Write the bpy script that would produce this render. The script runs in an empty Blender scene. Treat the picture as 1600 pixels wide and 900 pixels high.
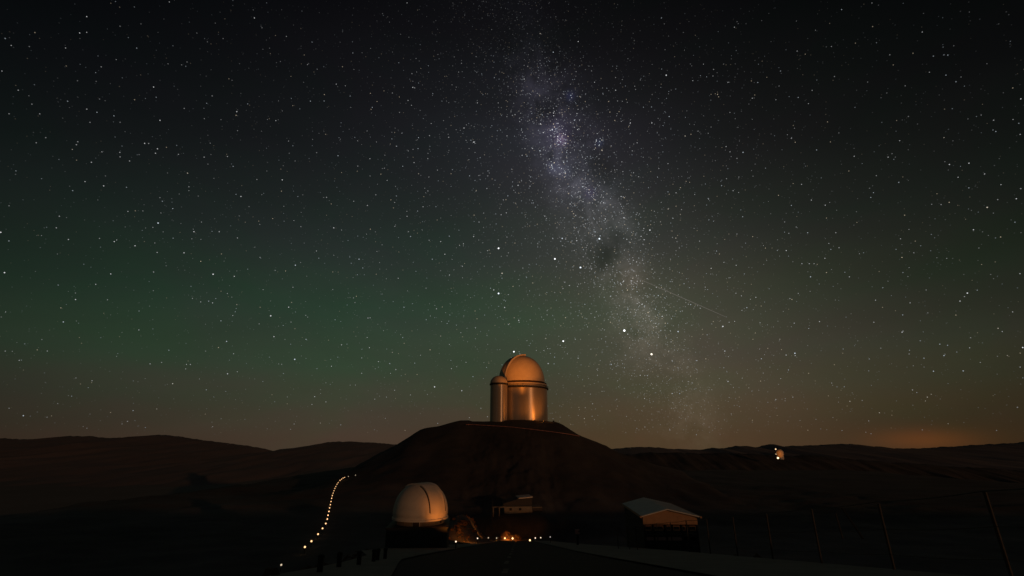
import bpy, bmesh, math, random
import numpy as np
from mathutils import Vector, noise

random.seed(7)
rng = np.random.default_rng(11)
R = math.radians
S = bpy.context.scene
C = S.collection

# ------------------------------------------------------------------ camera
F = 730.0                      # focal length in pixels of a 1600 px wide frame
PITCH = R(18.2)
CAM = Vector((0.0, 0.0, 1.0))
cd = bpy.data.cameras.new("camera")
cd.sensor_width = 36.0
cd.lens = 36.0 * F / 1600.0
cd.clip_start = 0.1
cd.clip_end = 80000.0
cam = bpy.data.objects.new("camera", cd)
C.objects.link(cam)
cam.location = CAM
cam.rotation_euler = (R(90) + PITCH, 0, 0)
S.camera = cam
CP, SP = math.cos(PITCH), math.sin(PITCH)


def at(px, py, d):
    """world point seen at a place of the 1600x900 survey frame, d metres along the lens axis"""
    u, v, d = float(px - 800) / F, float(450 - py) / F, float(d)
    return CAM + d * Vector((u, CP - v * SP, SP + v * CP))


def direction(px, py):
    return (at(px, py, 1.0) - CAM).normalized()


# ------------------------------------------------------------------ render settings
S.view_settings.view_transform = 'Standard'
S.view_settings.look = 'None'
S.view_settings.exposure = 0.0
S.view_settings.gamma = 1.0
S.view_settings.use_curve_mapping = False
S.render.engine = 'CYCLES'
S.cycles.use_adaptive_sampling = False
S.cycles.use_denoising = True
S.cycles.denoiser = 'OPENIMAGEDENOISE'
S.cycles.denoising_input_passes = 'RGB_ALBEDO_NORMAL'
S.cycles.denoising_prefilter = 'ACCURATE'
S.cycles.caustics_reflective = False
S.cycles.caustics_refractive = False
S.cycles.max_bounces = 4
S.cycles.transparent_max_bounces = 16
S.cycles.sample_clamp_indirect = 2.0
S.render.filter_size = 1.9

# ------------------------------------------------------------------ sun (low, weak, orange night glow from behind right)
SUN_EL, SUN_AZ = R(5.3), R(39)           # azimuth measured from straight behind the camera towards the right
to_sun = Vector((math.sin(SUN_AZ) * math.cos(SUN_EL), -math.cos(SUN_AZ) * math.cos(SUN_EL), math.sin(SUN_EL)))
sl = bpy.data.lights.new("sun", 'SUN')
sl.energy = 0.29
sl.angle = R(0.6)
sl.color = (1.0, 0.45, 0.19)
so = bpy.data.objects.new("sun", sl)
C.objects.link(so)
so.rotation_euler = to_sun.to_track_quat('Z', 'Y').to_euler()

# ------------------------------------------------------------------ night sky
W = bpy.data.worlds.new("World")
S.world = W
W.use_nodes = True
NT = W.node_tree
NT.nodes.clear()


def nd(t, **kw):
    n = NT.nodes.new(t)
    for k, v in kw.items():
        setattr(n, k, v)
    return n


def put(sock, v):
    if hasattr(v, 'links') or hasattr(v, 'is_output'):
        NT.links.new(v, sock)
    else:
        sock.default_value = v


def mth(op, a, b=None, c=None, clamp=False):
    n = nd('ShaderNodeMath', operation=op, use_clamp=clamp)
    put(n.inputs[0], a)
    if b is not None:
        put(n.inputs[1], b)
    if c is not None:
        put(n.inputs[2], c)
    return n.outputs[0]


def vdot(a, vec):
    n = nd('ShaderNodeVectorMath', operation='DOT_PRODUCT')
    put(n.inputs[0], a)
    n.inputs[1].default_value = vec
    return n.outputs['Value']


def vscale(a, f):
    n = nd('ShaderNodeVectorMath', operation='SCALE')
    put(n.inputs[0], a)
    put(n.inputs['Scale'], f)
    return n.outputs[0]


def vop(op, a, b):
    n = nd('ShaderNodeVectorMath', operation=op)
    put(n.inputs[0], a)
    put(n.inputs[1], b)
    return n.outputs[0]


def ramp(fac, stops, interp='EASE'):
    n = nd('ShaderNodeValToRGB')
    cr = n.color_ramp
    cr.interpolation = interp
    while len(cr.elements) < len(stops):
        cr.elements.new(0.5)
    for e, (p, c) in zip(cr.elements, stops):
        e.position = p
        e.color = (c, c, c, 1) if not isinstance(c, tuple) else (*c, 1)
    put(n.inputs[0], fac)
    return n.outputs[0]


def gauss(x, s):
    q = mth('DIVIDE', x, s)
    return mth('EXPONENT', mth('MULTIPLY', mth('MULTIPLY', q, q), -1.0))


def spot_glow(d, sigma):
    """gaussian patch of sky round direction d"""
    c = mth('SUBTRACT', 1.0, vdot(DIR, d))
    return mth('EXPONENT', mth('MULTIPLY', c, -2.0 / sigma ** 2))


def fbm(vec, scale, detail=5.0, rough=0.6, dist=0.0):
    n = nd('ShaderNodeTexNoise')
    n.noise_dimensions = '3D'
    put(n.inputs['Vector'], vec)
    n.inputs['Scale'].default_value = scale
    n.inputs['Detail'].default_value = detail
    n.inputs['Roughness'].default_value = rough
    n.inputs['Distortion'].default_value = dist
    return n.outputs[0]


DIR = nd('ShaderNodeTexCoord').outputs['Generated']
sep = nd('ShaderNodeSeparateXYZ')
put(sep.inputs[0], DIR)
DX, DY, DZ = sep.outputs
el = mth('MAXIMUM', DZ, 0.0)
hor = mth('SQRT', mth('ADD', mth('MULTIPLY', DX, DX), mth('MULTIPLY', DY, DY)))
hor = mth('MAXIMUM', hor, 1e-4)
cosaz = mth('DIVIDE', DY, hor)
sinaz = mth('DIVIDE', DX, hor)
away = mth('MINIMUM', mth('SUBTRACT', 1.0, cosaz), 0.42)
t = mth('ADD', el, mth('MULTIPLY', away, 0.46))
# airglow brightness (the faint light of the night air, strongest low over the mountains ahead)
lum = ramp(t, [(0.0, 0.043), (0.06, 0.044), (0.17, 0.044), (0.25, 0.040), (0.31, 0.034), (0.376, 0.0265), (0.5, 0.0155),
               (0.6, 0.0085), (0.70, 0.0047), (0.78, 0.0028), (1.0, 0.0019)], 'LINEAR')
lum = mth('MULTIPLY', lum, mth('SUBTRACT', 1.0, mth('MULTIPLY', away, 0.85)))
low = mth('SUBTRACT', 1.0, ramp(el, [(0.0, 0.0), (0.16, 1.0)]))
lum = mth('MULTIPLY', lum, mth('SUBTRACT', 1.0, mth('MULTIPLY', mth('MULTIPLY', away, low), 1.3)))
bands = fbm(vop('MULTIPLY', DIR, (1.0, 1.0, 3.2)), 2.4, 4.0, 0.55, 0.4)
lum = mth('MULTIPLY', lum, mth('ADD', 0.80, mth('MULTIPLY', bands, 0.40)))
hue_l = ramp(el, [(0.0, (1.40, .92, .62)), (0.04, (1.22, .98, .64)), (0.085, (.98, 1.07, .64)), (0.15, (.70, 1.18, .64)),
                  (0.27, (.64, 1.18, .74)), (0.40, (.76, 1.09, .92)), (0.55, (.90, 1.0, 1.06)), (0.75, (1.0, .98, 1.12))])
hue_r = ramp(el, [(0.0, (1.50, .88, .38)), (0.05, (1.36, .94, .44)), (0.11, (1.14, 1.02, .56)), (0.17, (1.02, 1.04, .66)),
                  (0.27, (.84, 1.11, .66)), (0.40, (.88, 1.06, .82)), (0.55, (.95, 1.02, .92)), (0.75, (1.0, 1.0, 1.04))])
side = ramp(mth('ADD', mth('MULTIPLY', sinaz, 0.9), 0.5, None, True), [(0.15, 0.0), (0.85, 1.0)])
mx = nd('ShaderNodeMix', data_type='RGBA')
put(mx.inputs['Factor'], side)
put(mx.inputs['A'], hue_l)
put(mx.inputs['B'], hue_r)
grn = fbm(vop('MULTIPLY', DIR, (1.0, 1.0, 2.2)), 4.5, 3.0, 0.5, 0.6)
mg = nd('ShaderNodeMix', data_type='RGBA')
put(mg.inputs['Factor'], mth('MULTIPLY', mth('SUBTRACT', grn, 0.38, None, True), 2.4, None, True))
mg.inputs['A'].default_value = (1.05, 0.97, 1.02, 1)
mg.inputs['B'].default_value = (0.88, 1.07, 0.94, 1)
sky = vscale(vop('MULTIPLY', mx.outputs['Result'], mg.outputs['Result']), lum)
# town glow beyond the right-hand horizon
ga = direction(1445, 690)
gl = mth('MULTIPLY', gauss(vdot(DIR, (ga.y, -ga.x, 0.0)), 0.062), gauss(mth('SUBTRACT', DZ, 0.002), 0.016))
gl = mth('MULTIPLY', gl, mth('GREATER_THAN', vdot(DIR, ga), 0.0))
sky = vop('ADD', sky, vscale((0.056, 0.012, 0.0), gl))
# Milky Way: a great circle band with broken edges
m1, m2 = direction(874, 205), direction(1004, 505)
MWN = m1.cross(m2).normalized()
MWA = (m1 + m2).normalized()
MWB = MWN.cross(MWA).normalized()
warp = mth('MULTIPLY', mth('SUBTRACT', fbm(DIR, 7.0, 4.0, 0.6), 0.5), 0.10)
off = mth('ADD', vdot(DIR, MWN), warp)
core = gauss(off, 0.052)
halo = gauss(mth('SUBTRACT', vdot(DIR, MWN), 0.02), 0.20)
lane = fbm(DIR, 11.0, 6.0, 0.62, 1.1)
lane = mth('ADD', 0.34, mth('MULTIPLY', mth('MULTIPLY', mth('SUBTRACT', lane, 0.40), 6.0, None, True), 0.66))
cl = fbm(DIR, 17.0, 7.0, 0.66, 0.3)
clump = mth('MULTIPLY', mth('MAXIMUM', mth('SUBTRACT', cl, 0.36), 0.0), 4.4)
along = vdot(DIR, MWB)
fade = ramp(el, [(0.0, 0.30), (0.06, 0.40), (0.16, 0.62), (0.30, 0.86), (0.42, 0.95), (0.58, 0.80), (0.65, 0.30), (0.73, 0.04), (1.0, 0.03)])
mw = mth('ADD', mth('MULTIPLY', mth('MULTIPLY', mth('MULTIPLY', core, lane), clump), 0.060), mth('MULTIPLY', halo, 0.0135))
mw = mth('MULTIPLY', mw, fade)
mwc = ramp(el, [(0.10, (1.22, .92, .70)), (0.30, (1.14, .96, .88)), (0.42, (1.02, .98, 1.06)), (0.58, (.95, .88, 1.34))])
mwl = vscale(mwc, mw)
dust = mth('SUBTRACT', 1.0, mth('MULTIPLY', spot_glow(direction(945, 402), 0.026), 0.85))
dust = mth('MULTIPLY', dust, mth('SUBTRACT', 1.0, mth('MULTIPLY', spot_glow(direction(965, 372), 0.022), 0.6)))
dust = mth('MULTIPLY', dust, mth('SUBTRACT', 1.0, mth('MULTIPLY', spot_glow(direction(935, 265), 0.034), 0.65)))
dust = mth('MULTIPLY', dust, mth('SUBTRACT', 1.0, mth('MULTIPLY', spot_glow(direction(1030, 590), 0.045), 0.55)))
sky = vop('ADD', sky, vscale(mwl, dust))
# warm dust glow round the lower Milky Way
wg = mth('MULTIPLY', gauss(mth('SUBTRACT', vdot(DIR, MWN), -0.09), 0.23), ramp(el, [(0.0, 0.5), (0.10, 1.0), (0.26, 0.9), (0.42, 0.2), (0.5, 0.0)]))
sky = vop('ADD', sky, vscale((0.0175, 0.0110, 0.0085), wg))
for px, py, sg, col in ((877, 218, .010, (.060, .034, .070)), (872, 206, .026, (.012, .008, .022)), (865, 262, .013, (.026, .028, .050)),
                        (884, 268, .013, (.016, .018, .030)), (922, 302, .013, (.020, .013, .036)), (891, 150, .009, (.008, .010, .030)),
                        (937, 223, .007, (.010, .015, .034)), (986, 436, .034, (.030, .019, .015)), (960, 350, .030, (.014, .014, .015)),
                        (900, 300, .040, (.008, .008, .012))):
    sky = vop('ADD', sky, vscale(col, spot_glow(direction(px, py), sg)))
# the small black dust cloud also hides the glow behind it
coal = mth('ADD', mth('ADD', mth('MULTIPLY', spot_glow(direction(940, 416), 0.015), 0.22), mth('MULTIPLY', spot_glow(direction(949, 394), 0.018), 0.24)), mth('MULTIPLY', spot_glow(direction(966, 370), 0.015), 0.22))
sky = vscale(sky, mth('SUBTRACT', 1.0, coal))
# the moonlit part of the sky
ns = nd('ShaderNodeTexSky')
ns.sky_type = 'NISHITA'
ns.sun_disc = False
ns.sun_elevation = SUN_EL
ns.sun_rotation = math.atan2(to_sun.x, to_sun.y)
ns.altitude = 2400
sky = vop('ADD', sky, vscale(ns.outputs[0], 0.0008))
bg = nd('ShaderNodeBackground')
put(bg.inputs['Color'], sky)
bg.inputs['Strength'].default_value = 1.0
wo = nd('ShaderNodeOutputWorld')
NT.links.new(bg.outputs[0], wo.inputs[0])


# ------------------------------------------------------------------ materials
def mat(name, col, rough=0.8, metal=0.0, var=0.0, scale=4.0, bump=0.0, bscale=None, aniso=0.0, col2=None, streak=None):
    m = bpy.data.materials.new(name)
    m.use_nodes = True
    n, l = m.node_tree.nodes, m.node_tree.links
    b = n['Principled BSDF']
    b.inputs['Base Color'].default_value = (*col, 1)
    b.inputs['Roughness'].default_value = rough
    b.inputs['Metallic'].default_value = metal
    tc = n.new('ShaderNodeTexCoord')
    if var > 0 or col2:
        tx = n.new('ShaderNodeTexNoise')
        tx.inputs['Scale'].default_value = scale
        tx.inputs['Detail'].default_value = 6
        tx.inputs['Roughness'].default_value = 0.65
        if streak:
            mp = n.new('ShaderNodeMapping')
            mp.inputs['Scale'].default_value = streak
            l.new(tc.outputs['Object'], mp.inputs[0])
            l.new(mp.outputs[0], tx.inputs['Vector'])
        else:
            l.new(tc.outputs['Object'], tx.inputs['Vector'])
        r = n.new('ShaderNodeValToRGB')
        r.color_ramp.elements[0].position = 0.32
        r.color_ramp.elements[1].position = 0.68
        r.color_ramp.elements[0].color = (*[c * (1 - var) for c in (col2 or col)], 1)
        r.color_ramp.elements[1].color = (*[min(1, c * (1 + var)) for c in col], 1)
        l.new(tx.outputs[0], r.inputs[0])
        l.new(r.outputs[0], b.inputs['Base Color'])
    if bump > 0:
        tb = n.new('ShaderNodeTexNoise')
        tb.inputs['Scale'].default_value = bscale or scale * 6
        tb.inputs['Detail'].default_value = 5
        l.new(tc.outputs['Object'], tb.inputs['Vector'])
        bp = n.new('ShaderNodeBump')
        bp.inputs['Strength'].default_value = bump
        bp.inputs['Distance'].default_value = 0.15
        l.new(tb.outputs[0], bp.inputs['Height'])
        l.new(bp.outputs[0], b.inputs['Normal'])
    if aniso > 0:
        b.inputs['Anisotropic'].default_value = aniso
        tg = n.new('ShaderNodeTangent')
        tg.direction_type = 'RADIAL'
        tg.axis = 'Z'
        l.new(tg.outputs[0], b.inputs['Tangent'])
        b.inputs['Anisotropic Rotation'].default_value = 0.25
    return m


def emit(name, col, strength, sampled=True):
    m = bpy.data.materials.new(name)
    m.use_nodes = True
    n, l = m.node_tree.nodes, m.node_tree.links
    n.clear()
    e = n.new('ShaderNodeEmission')
    e.inputs[0].default_value = (*col, 1)
    e.inputs[1].default_value = strength
    o = n.new('ShaderNodeOutputMaterial')
    l.new(e.outputs[0], o.inputs[0])
    if not sampled:
        m.cycles.emission_sampling = 'NONE'
    return m


# pale sandy flats near the road, dark weathered rock on the hill beyond
SODIUM = (1.0, 0.28, 0.035)
M = {
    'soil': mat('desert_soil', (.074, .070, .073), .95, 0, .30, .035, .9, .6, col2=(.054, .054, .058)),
    'far_rock': mat('far_mountain_rock', (.22, .185, .195), .95, 0, .10, .004, .2, .02),
    'plain': mat('valley_plain', (.20, .18, .18), .95, 0, .2, .003),
    'asphalt': mat('asphalt', (.05, .05, .052), .85, 0, .3, 1.5, .4, 60),
    'gravel': mat('pale_gravel', (.44, .43, .38), .95, 0, .16, .8, .5, 25),
    'paint': mat('worn_road_paint', (.20, .20, .19), .8, 0, .5, 3.0, col2=(.07, .07, .07)),
    'metal': mat('aluminium_cladding', (.60, .52, .45), .40, .5, .10, .5, 0, aniso=.75, streak=(1, 1, .05)),
    'dome': mat('pale_dome_paint', (.64, .55, .46), .5, 0, .07, .3),
    'shut': mat('grey_shutter_sheet', (.44, .40, .38), .55, .2, .1, .3),
    'white': mat('white_dome_paint', (.82, .74, .66), .5, 0, .08, 1.2, .1, 8),
    'ringw': mat('shade_tint_ring_wall', (.30, .22, .16), .7, 0, .12, 1.5),  # darkened for the shade that falls under the dome rim
    'slot': mat('dark_gap', (.05, .028, .018), .8),
    'dark': mat('dark_steel', (.035, .033, .035), .6, .3),
    'base': mat('shade_tint_cladding', (.036, .044, .056), .6, 0, .15, 2.0),  # dark blue-grey also carries the shade on the small dome's base
    'rail': mat('galvanised_rail', (.09, .085, .085), .6, .3, .15, 3),
    'postm': mat('galvanised_post', (.038, .037, .039), .6, .2, .25, 4),
    'redrail': mat('red_painted_rail', (.62, .30, .28), .6, 0, .2, 2),
    'roof': mat('metal_roof_sheet', (.80, .80, .78), .5, 0, .10, 1.0),
    'gable': mat('lit_tint_gable_boards', (.46, .28, .17), .7, 0, .10, 2.0),  # orange lamplight on the shed front is mixed into this colour
    'wall': mat('dark_shed_wall', (.055, .055, .062), .8, 0, .15, 2.0),
    'pale': mat('pale_rendered_wall', (.24, .235, .22), .85, 0, .12, 1.0),
    'glass': mat('dark_glass', (.03, .035, .04), .12),
    'pink': mat('faded_pink_panel', (.42, .26, .26), .7, 0, .15, 3.0),
    'concrete': mat('concrete', (.24, .23, .21), .9, 0, .18, 1.5),
    'ruddy': mat('lit_tint_fascia', (.55, .24, .19), .7, 0, .2, 1.0),  # brightened red stands in for light on the shelter's edge and column
    'straw': mat('dry_foliage', (.20, .13, .06), .9, 0, .35, 3.0),
    'stone': mat('brown_stone', (.13, .085, .06), .95, 0, .3, 2.0),
    'bulb': emit('warm_bulb', (1.0, .56, .25), 2.2),
    'flood': emit('added_flood_lens', SODIUM, 20.0),
}


# the flats this side of the hill are pale sand, the hill itself dark weathered rock
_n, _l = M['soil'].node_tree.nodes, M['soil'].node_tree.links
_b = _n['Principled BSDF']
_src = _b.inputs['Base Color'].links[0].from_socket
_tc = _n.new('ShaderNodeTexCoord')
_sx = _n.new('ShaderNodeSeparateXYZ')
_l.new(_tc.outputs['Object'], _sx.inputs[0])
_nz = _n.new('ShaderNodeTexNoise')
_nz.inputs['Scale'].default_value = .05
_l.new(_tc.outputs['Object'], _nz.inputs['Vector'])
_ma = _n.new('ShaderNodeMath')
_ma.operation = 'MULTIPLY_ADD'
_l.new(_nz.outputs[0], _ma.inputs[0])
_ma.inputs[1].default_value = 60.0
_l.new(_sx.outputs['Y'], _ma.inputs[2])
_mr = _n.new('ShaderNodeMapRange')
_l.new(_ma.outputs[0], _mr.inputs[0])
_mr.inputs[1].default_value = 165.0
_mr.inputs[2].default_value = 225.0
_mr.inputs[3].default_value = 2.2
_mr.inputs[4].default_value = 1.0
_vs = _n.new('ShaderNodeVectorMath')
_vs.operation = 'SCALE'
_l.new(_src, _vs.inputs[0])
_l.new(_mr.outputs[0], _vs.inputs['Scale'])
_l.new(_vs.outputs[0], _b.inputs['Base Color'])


# ------------------------------------------------------------------ mesh helpers
class MB:
    def __init__(s):
        s.v, s.f = [], []

    def add(s, vs, fs):
        o = len(s.v)
        s.v += [tuple(p) for p in vs]
        s.f += [tuple(i + o for i in f) for f in fs]
        return s

    def box(s, x0, x1, y0, y1, z0, z1):
        vs = [(x, y, z) for z in (z0, z1) for y in (y0, y1) for x in (x0, x1)]
        return s.add(vs, [(0, 2, 3, 1), (4, 5, 7, 6), (0, 1, 5, 4), (2, 6, 7, 3), (0, 4, 6, 2), (1, 3, 7, 5)])

    def prism(s, pts, y0, y1):
        """outline in x,z pushed along y"""
        n = len(pts)
        vs = [(x, y0, z) for x, z in pts] + [(x, y1, z) for x, z in pts]
        fs = [tuple(range(n)), tuple(range(2 * n - 1, n - 1, -1))]
        fs += [((i + 1) % n, i, i + n, (i + 1) % n + n) for i in range(n)]
        return s.add(vs, fs)

    def lathe(s, prof, seg=48, cx=0, cy=0):
        n = len(prof)
        vs = []
        for k in range(seg):
            a = 2 * math.pi * k / seg
            for r, z in prof:
                vs.append((cx + r * math.cos(a), cy + r * math.sin(a), z))
        fs = []
        for k in range(seg):
            k2 = (k + 1) % seg
            for i in range(n - 1):
                fs.append((k * n + i, k2 * n + i, k2 * n + i + 1, k * n + i + 1))
        return s.add(vs, fs)

    def tube(s, pts, r, seg=6):
        pts = [Vector(p) for p in pts]
        rings, vs = [], []
        for i, p in enumerate(pts):
            d = (pts[min(i + 1, len(pts) - 1)] - pts[max(i - 1, 0)]).normalized()
            a = d.orthogonal().normalized() if i == 0 else (prev - d * prev.dot(d)).normalized()
            prev = a
            b = d.cross(a)
            rr = r[i] if isinstance(r, (list, tuple)) else r
            vs += [p + (a * math.cos(2 * math.pi * k / seg) + b * math.sin(2 * math.pi * k / seg)) * rr for k in range(seg)]
        fs = []
        for i in range(len(pts) - 1):
            for k in range(seg):
                k2 = (k + 1) % seg
                fs.append((i * seg + k, i * seg + k2, (i + 1) * seg + k2, (i + 1) * seg + k))
        fs.append(tuple(range(seg - 1, -1, -1)))
        fs.append(tuple(range((len(pts) - 1) * seg, len(pts) * seg)))
        return s.add(vs, fs)

    def build(s, name, m, parent=None, smooth=False, loc=None, rz=0):
        me = bpy.data.meshes.new(name)
        me.from_pydata(s.v, [], s.f)
        bm = bmesh.new()
        bm.from_mesh(me)
        bmesh.ops.remove_doubles(bm, verts=bm.verts, dist=1e-5)
        bmesh.ops.recalc_face_normals(bm, faces=bm.faces)
        bm.to_mesh(me)
        bm.free()
        me.materials.append(M[m] if isinstance(m, str) else m)
        if smooth:
            me.polygons.foreach_set('use_smooth', [True] * len(me.polygons))
            me.set_sharp_from_angle(angle=R(38))
        o = bpy.data.objects.new(name, me)
        C.objects.link(o)
        if parent:
            o.parent = parent
        if loc is not None:
            o.location = loc
        o.rotation_euler[2] = rz
        return o


def tag(o, label=None, cat=None, group=None, kind=None):
    for k, v in (('label', label), ('category', cat), ('group', group), ('kind', kind)):
        if v:
            o[k] = v
    return o


def empty(name, loc, rz=0, **kw):
    o = bpy.data.objects.new(name, None)
    C.objects.link(o)
    o.location = loc
    o.rotation_euler[2] = rz
    return tag(o, **kw)


def copy_tree(o, parent=None):
    c = o.copy()
    C.objects.link(c)
    c.parent = parent
    for ch in list(o.children):
        copy_tree(ch, c)
    return c


ORD = ['first', 'second', 'third', 'fourth', 'fifth', 'sixth', 'seventh', 'eighth', 'ninth', 'tenth', 'eleventh', 'twelfth',
       'thirteenth', 'fourteenth', 'fifteenth', 'sixteenth', 'seventeenth', 'eighteenth', 'nineteenth', 'twentieth', 'twenty-first',
       'twenty-second', 'twenty-third', 'twenty-fourth', 'twenty-fifth', 'twenty-sixth', 'twenty-seventh', 'twenty-eighth',
       'twenty-ninth', 'thirtieth']

# ------------------------------------------------------------------ the lie of the land
SLOPE = 0.1737
HEAD = 0.0100                  # the road heads very slightly to the right


def sstep(a, b, x):
    u = np.clip((x - a) / (b - a), 0, 1)
    return u * u * (3 - 2 * u)


def road_z(y):
    y = np.asarray(y, float)
    yy = np.clip(y, -2, 143)
    z = -SLOPE * yy
    z = np.where(y < -2, SLOPE * 2 * 0 + 0.3474 * np.exp(np.clip((y + 2) / 2, -20, 0)) + 0.0, z)
    return np.where(y > 143, -SLOPE * 143 - 0.5 * (1 - np.exp(-np.clip(y - 143, 0, 400) / 2.9)) + 4.2 * sstep(150, 163, y), z)


TOWER_D = 276.0
HILL_PX = [(520, 752), (545, 745), (555, 742), (570, 727), (580, 717), (600, 706), (620, 697), (640, 684), (655, 673), (665, 669),
           (690, 665), (705, 660), (718, 656.8), (733, 656.8), (737, 658.3), (765, 657.6), (800, 656), (835, 656.3), (870, 658.5),
           (882, 664.5), (905, 680), (920, 686), (940, 694), (950, 700), (960, 706), (985, 716), (1020, 727), (1060, 736)]
HILL_PTS = [at(x, y, 257.0) for x, y in HILL_PX]
HX = np.array([p.x for p in HILL_PTS])
HZ = np.array([p.z for p in HILL_PTS])
HYC = 264.5


def edge_left(y):
    return np.interp(y, [-50, 12, 20, 30, 42, 62, 72, 130], [6.4, 6.6, 7.0, 8.6, 12.6, 13.0, 8.2, 8.0])


def edge_right(y):
    return np.interp(y, [-50, 10, 45, 80, 130], [12.2, 12.2, 12.2, 9.5, 9.0])


def terrain(x, y):
    x = np.asarray(x, float)
    y = np.asarray(y, float)
    xr = x - HEAD * y
    zr = road_z(y)
    # valley levels beside the road
    zl = -16.7 - 2.0 * sstep(150, 260, y) - 2.5 * sstep(-60, 0, x) * sstep(90, 160, y)
    zl = zl + 9 * sstep(-20, -110, y) - 30 * sstep(60, 240, -x - 60)
    zrr = -19.5 - 2.5 * sstep(60, 160, y) + 12 * sstep(-5, -60, y)
    dl = np.clip(-xr - edge_left(y), 0, None)
    dr = np.clip(xr - edge_right(y), 0, None)
    wl = sstep(0, 30, dl)
    wr = sstep(0, 44, dr)
    left = zr - np.minimum(dl * 0.25, 1.0) + (zl - zr) * wl
    right = zr - np.minimum(dr * 0.3, 1.2) + (zrr - zr) * wr
    z = np.where(xr < 0, left, right)
    # level ground behind the camera, wide to the right
    z = np.where(y < 6, z + (0.0 - z) * sstep(6, -6, y) * sstep(-60, -20, x), z)
    # earth bank on the left of the road beyond the small dome
    hb = np.interp(y, [80, 92, 102, 112, 124, 138, 152], [0, 3.2, 5.6, 6.2, 6.2, 4.4, 0])
    z = z + hb * np.exp(-((xr + 12.0) / 3.0) ** 2)
    # mound where the road ends
    z = z + 0.5 * np.exp(-((x + 0.4) / 2.3) ** 2 - ((y - 145.6) / 1.6) ** 2)
    # the observatory hill
    zsil = np.interp(x, HX, HZ, left=-22, right=-22)
    fy = np.interp(y, [165, 190, 215, 236, 252, 262, 268, 335, 380, 440], [0, .10, .33, .60, .83, .965, 1, 1, .7, 0])
    inx = ((x > HX[0] - 20) & (x < HX[-1] + 60))
    hill = z + (zsil - z) * fy
    z = np.where(inx & (zsil > z), hill, z)
    # far end sinks to the plain
    far = sstep(430, 900, y)
    z = z - 75 * far
    z = z - 60 * sstep(300, 600, np.abs(x))
    return z


def ground_z(x, y):
    return float(terrain(x, y)) + 0.0


def axis(parts):
    out = []
    for a, b, st in parts:
        out += list(np.arange(a, b, st))
    out.append(parts[-1][1])
    return np.array(out, float)


xs = axis([(-650, -200, 18), (-200, -90, 4), (-90, -20, 2.2), (-20, 20, 0.6), (20, 70, 2.0), (70, 160, 4), (160, 650, 20)])
ys = axis([(-140, -20, 10), (-20, 4, 2), (4, 60, 1.0), (60, 165, 1.6), (165, 275, 1.8), (275, 345, 5), (345, 940, 22)])
gx, gy = np.meshgrid(xs, ys)
gz = terrain(gx, gy)


def lumps(x, y, z, amp, sc):
    return noise.fractal(Vector((x * sc, y * sc, z * sc * 0.7)), 1.0, 2.1, 5) * amp


verts = np.empty((gx.size, 3))
verts[:, 0], verts[:, 1], verts[:, 2] = gx.ravel(), gy.ravel(), gz.ravel()
xr_ = verts[:, 0] - HEAD * verts[:, 1]
off_road = np.maximum(sstep(0, 4, -xr_ - edge_left(verts[:, 1])), sstep(0, 4, xr_ - edge_right(verts[:, 1])))
off_road = np.where(verts[:, 1] > 140, np.maximum(off_road, sstep(140, 150, verts[:, 1])), off_road)
plateau = sstep(262, 272, verts[:, 1]) * sstep(345, 330, verts[:, 1]) * (np.abs(verts[:, 0]) < 60)
amp = off_road * (1 - .8 * plateau)
for i in np.nonzero(amp > 0.01)[0]:
    x, y, z = verts[i]
    big = 0.9 if y > 150 else 0.45
    verts[i, 2] += amp[i] * (lumps(x, y, z, big, 0.045) + lumps(x, y, z, 0.35, 0.22))
    if 168 < y < 258:
        rough = min(1, (y - 168) / 15, (258 - y) / 20)
        verts[i, 2] += rough * (0.8 * noise.fractal(Vector((x * .07, y * .022, 4.4)), 1.0, 2.1, 5) + .5 * noise.fractal(Vector((x * .3, y * .2, z * .2)), 1.0, 2.1, 4))
nx, ny = len(xs), len(ys)
idx = np.arange(nx * ny).reshape(ny, nx)
quads = np.stack([idx[:-1, :-1], idx[:-1, 1:], idx[1:, 1:], idx[1:, :-1]], -1).reshape(-1, 4)
me = bpy.data.meshes.new("ground")
me.from_pydata(verts.tolist(), [], quads.tolist())
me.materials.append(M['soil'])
me.polygons.foreach_set('use_smooth', [True] * len(me.polygons))
ground = bpy.data.objects.new("ground", me)
C.objects.link(ground)
tag(ground, 'dark desert hillside with the road, banks and observatory hill', kind='structure')


def sheet(name, left, right, y_list, lift, m, label):
    """strip laid on the ground between two lateral edge functions"""
    mb = MB()
    n = 9
    vs, fs = [], []
    for y in y_list:
        a, b = left(y), right(y)
        for k in range(n):
            xr = a + (b - a) * k / (n - 1)
            vs.append((xr + HEAD * y, y, float(road_z(y)) + lift))
    for j in range(len(y_list) - 1):
        for k in range(n - 1):
            fs.append((j * n + k, j * n + k + 1, (j + 1) * n + k + 1, (j + 1) * n + k))
    mb.add(vs, fs)
    o = mb.build(name, m, smooth=True)
    return tag(o, label, kind='structure')


ys_road = [-40, -20, -8, -4, -2, 0, 2, 4, 7, 10, 14, 18, 22, 25, 30, 40, 55, 75, 95, 112, 120, 128, 134, 139, 143, 145, 147, 149]
el_road = lambda y: -float(np.interp(y, [-40, 12.5, 14, 24.5, 27, 60, 140], [3.2, 3.2, 3.3, 5.4, 5.6, 5.4, 4.9]))
er_road = lambda y: float(np.interp(y, [-40, 10, 22, 35, 140], [5.6, 5.5, 5.0, 4.4, 4.2]))
sheet('road', el_road, er_road, ys_road, 0.012, 'asphalt', 'dark asphalt road running straight downhill to the lamps')
sheet('left_shoulder', lambda y: -float(edge_left(y)) + .05, lambda y: el_road(y) - .02, ys_road[:-3], 0.07, 'gravel',
      'pale gravel shoulder left of the road')
sheet('right_shoulder', lambda y: er_road(y) + .02, lambda y: float(edge_right(y)) - .05, ys_road[:-3], 0.07, 'gravel',
      'pale gravel shoulder right of the road, below the fence')
road = bpy.data.objects['road']
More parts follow.
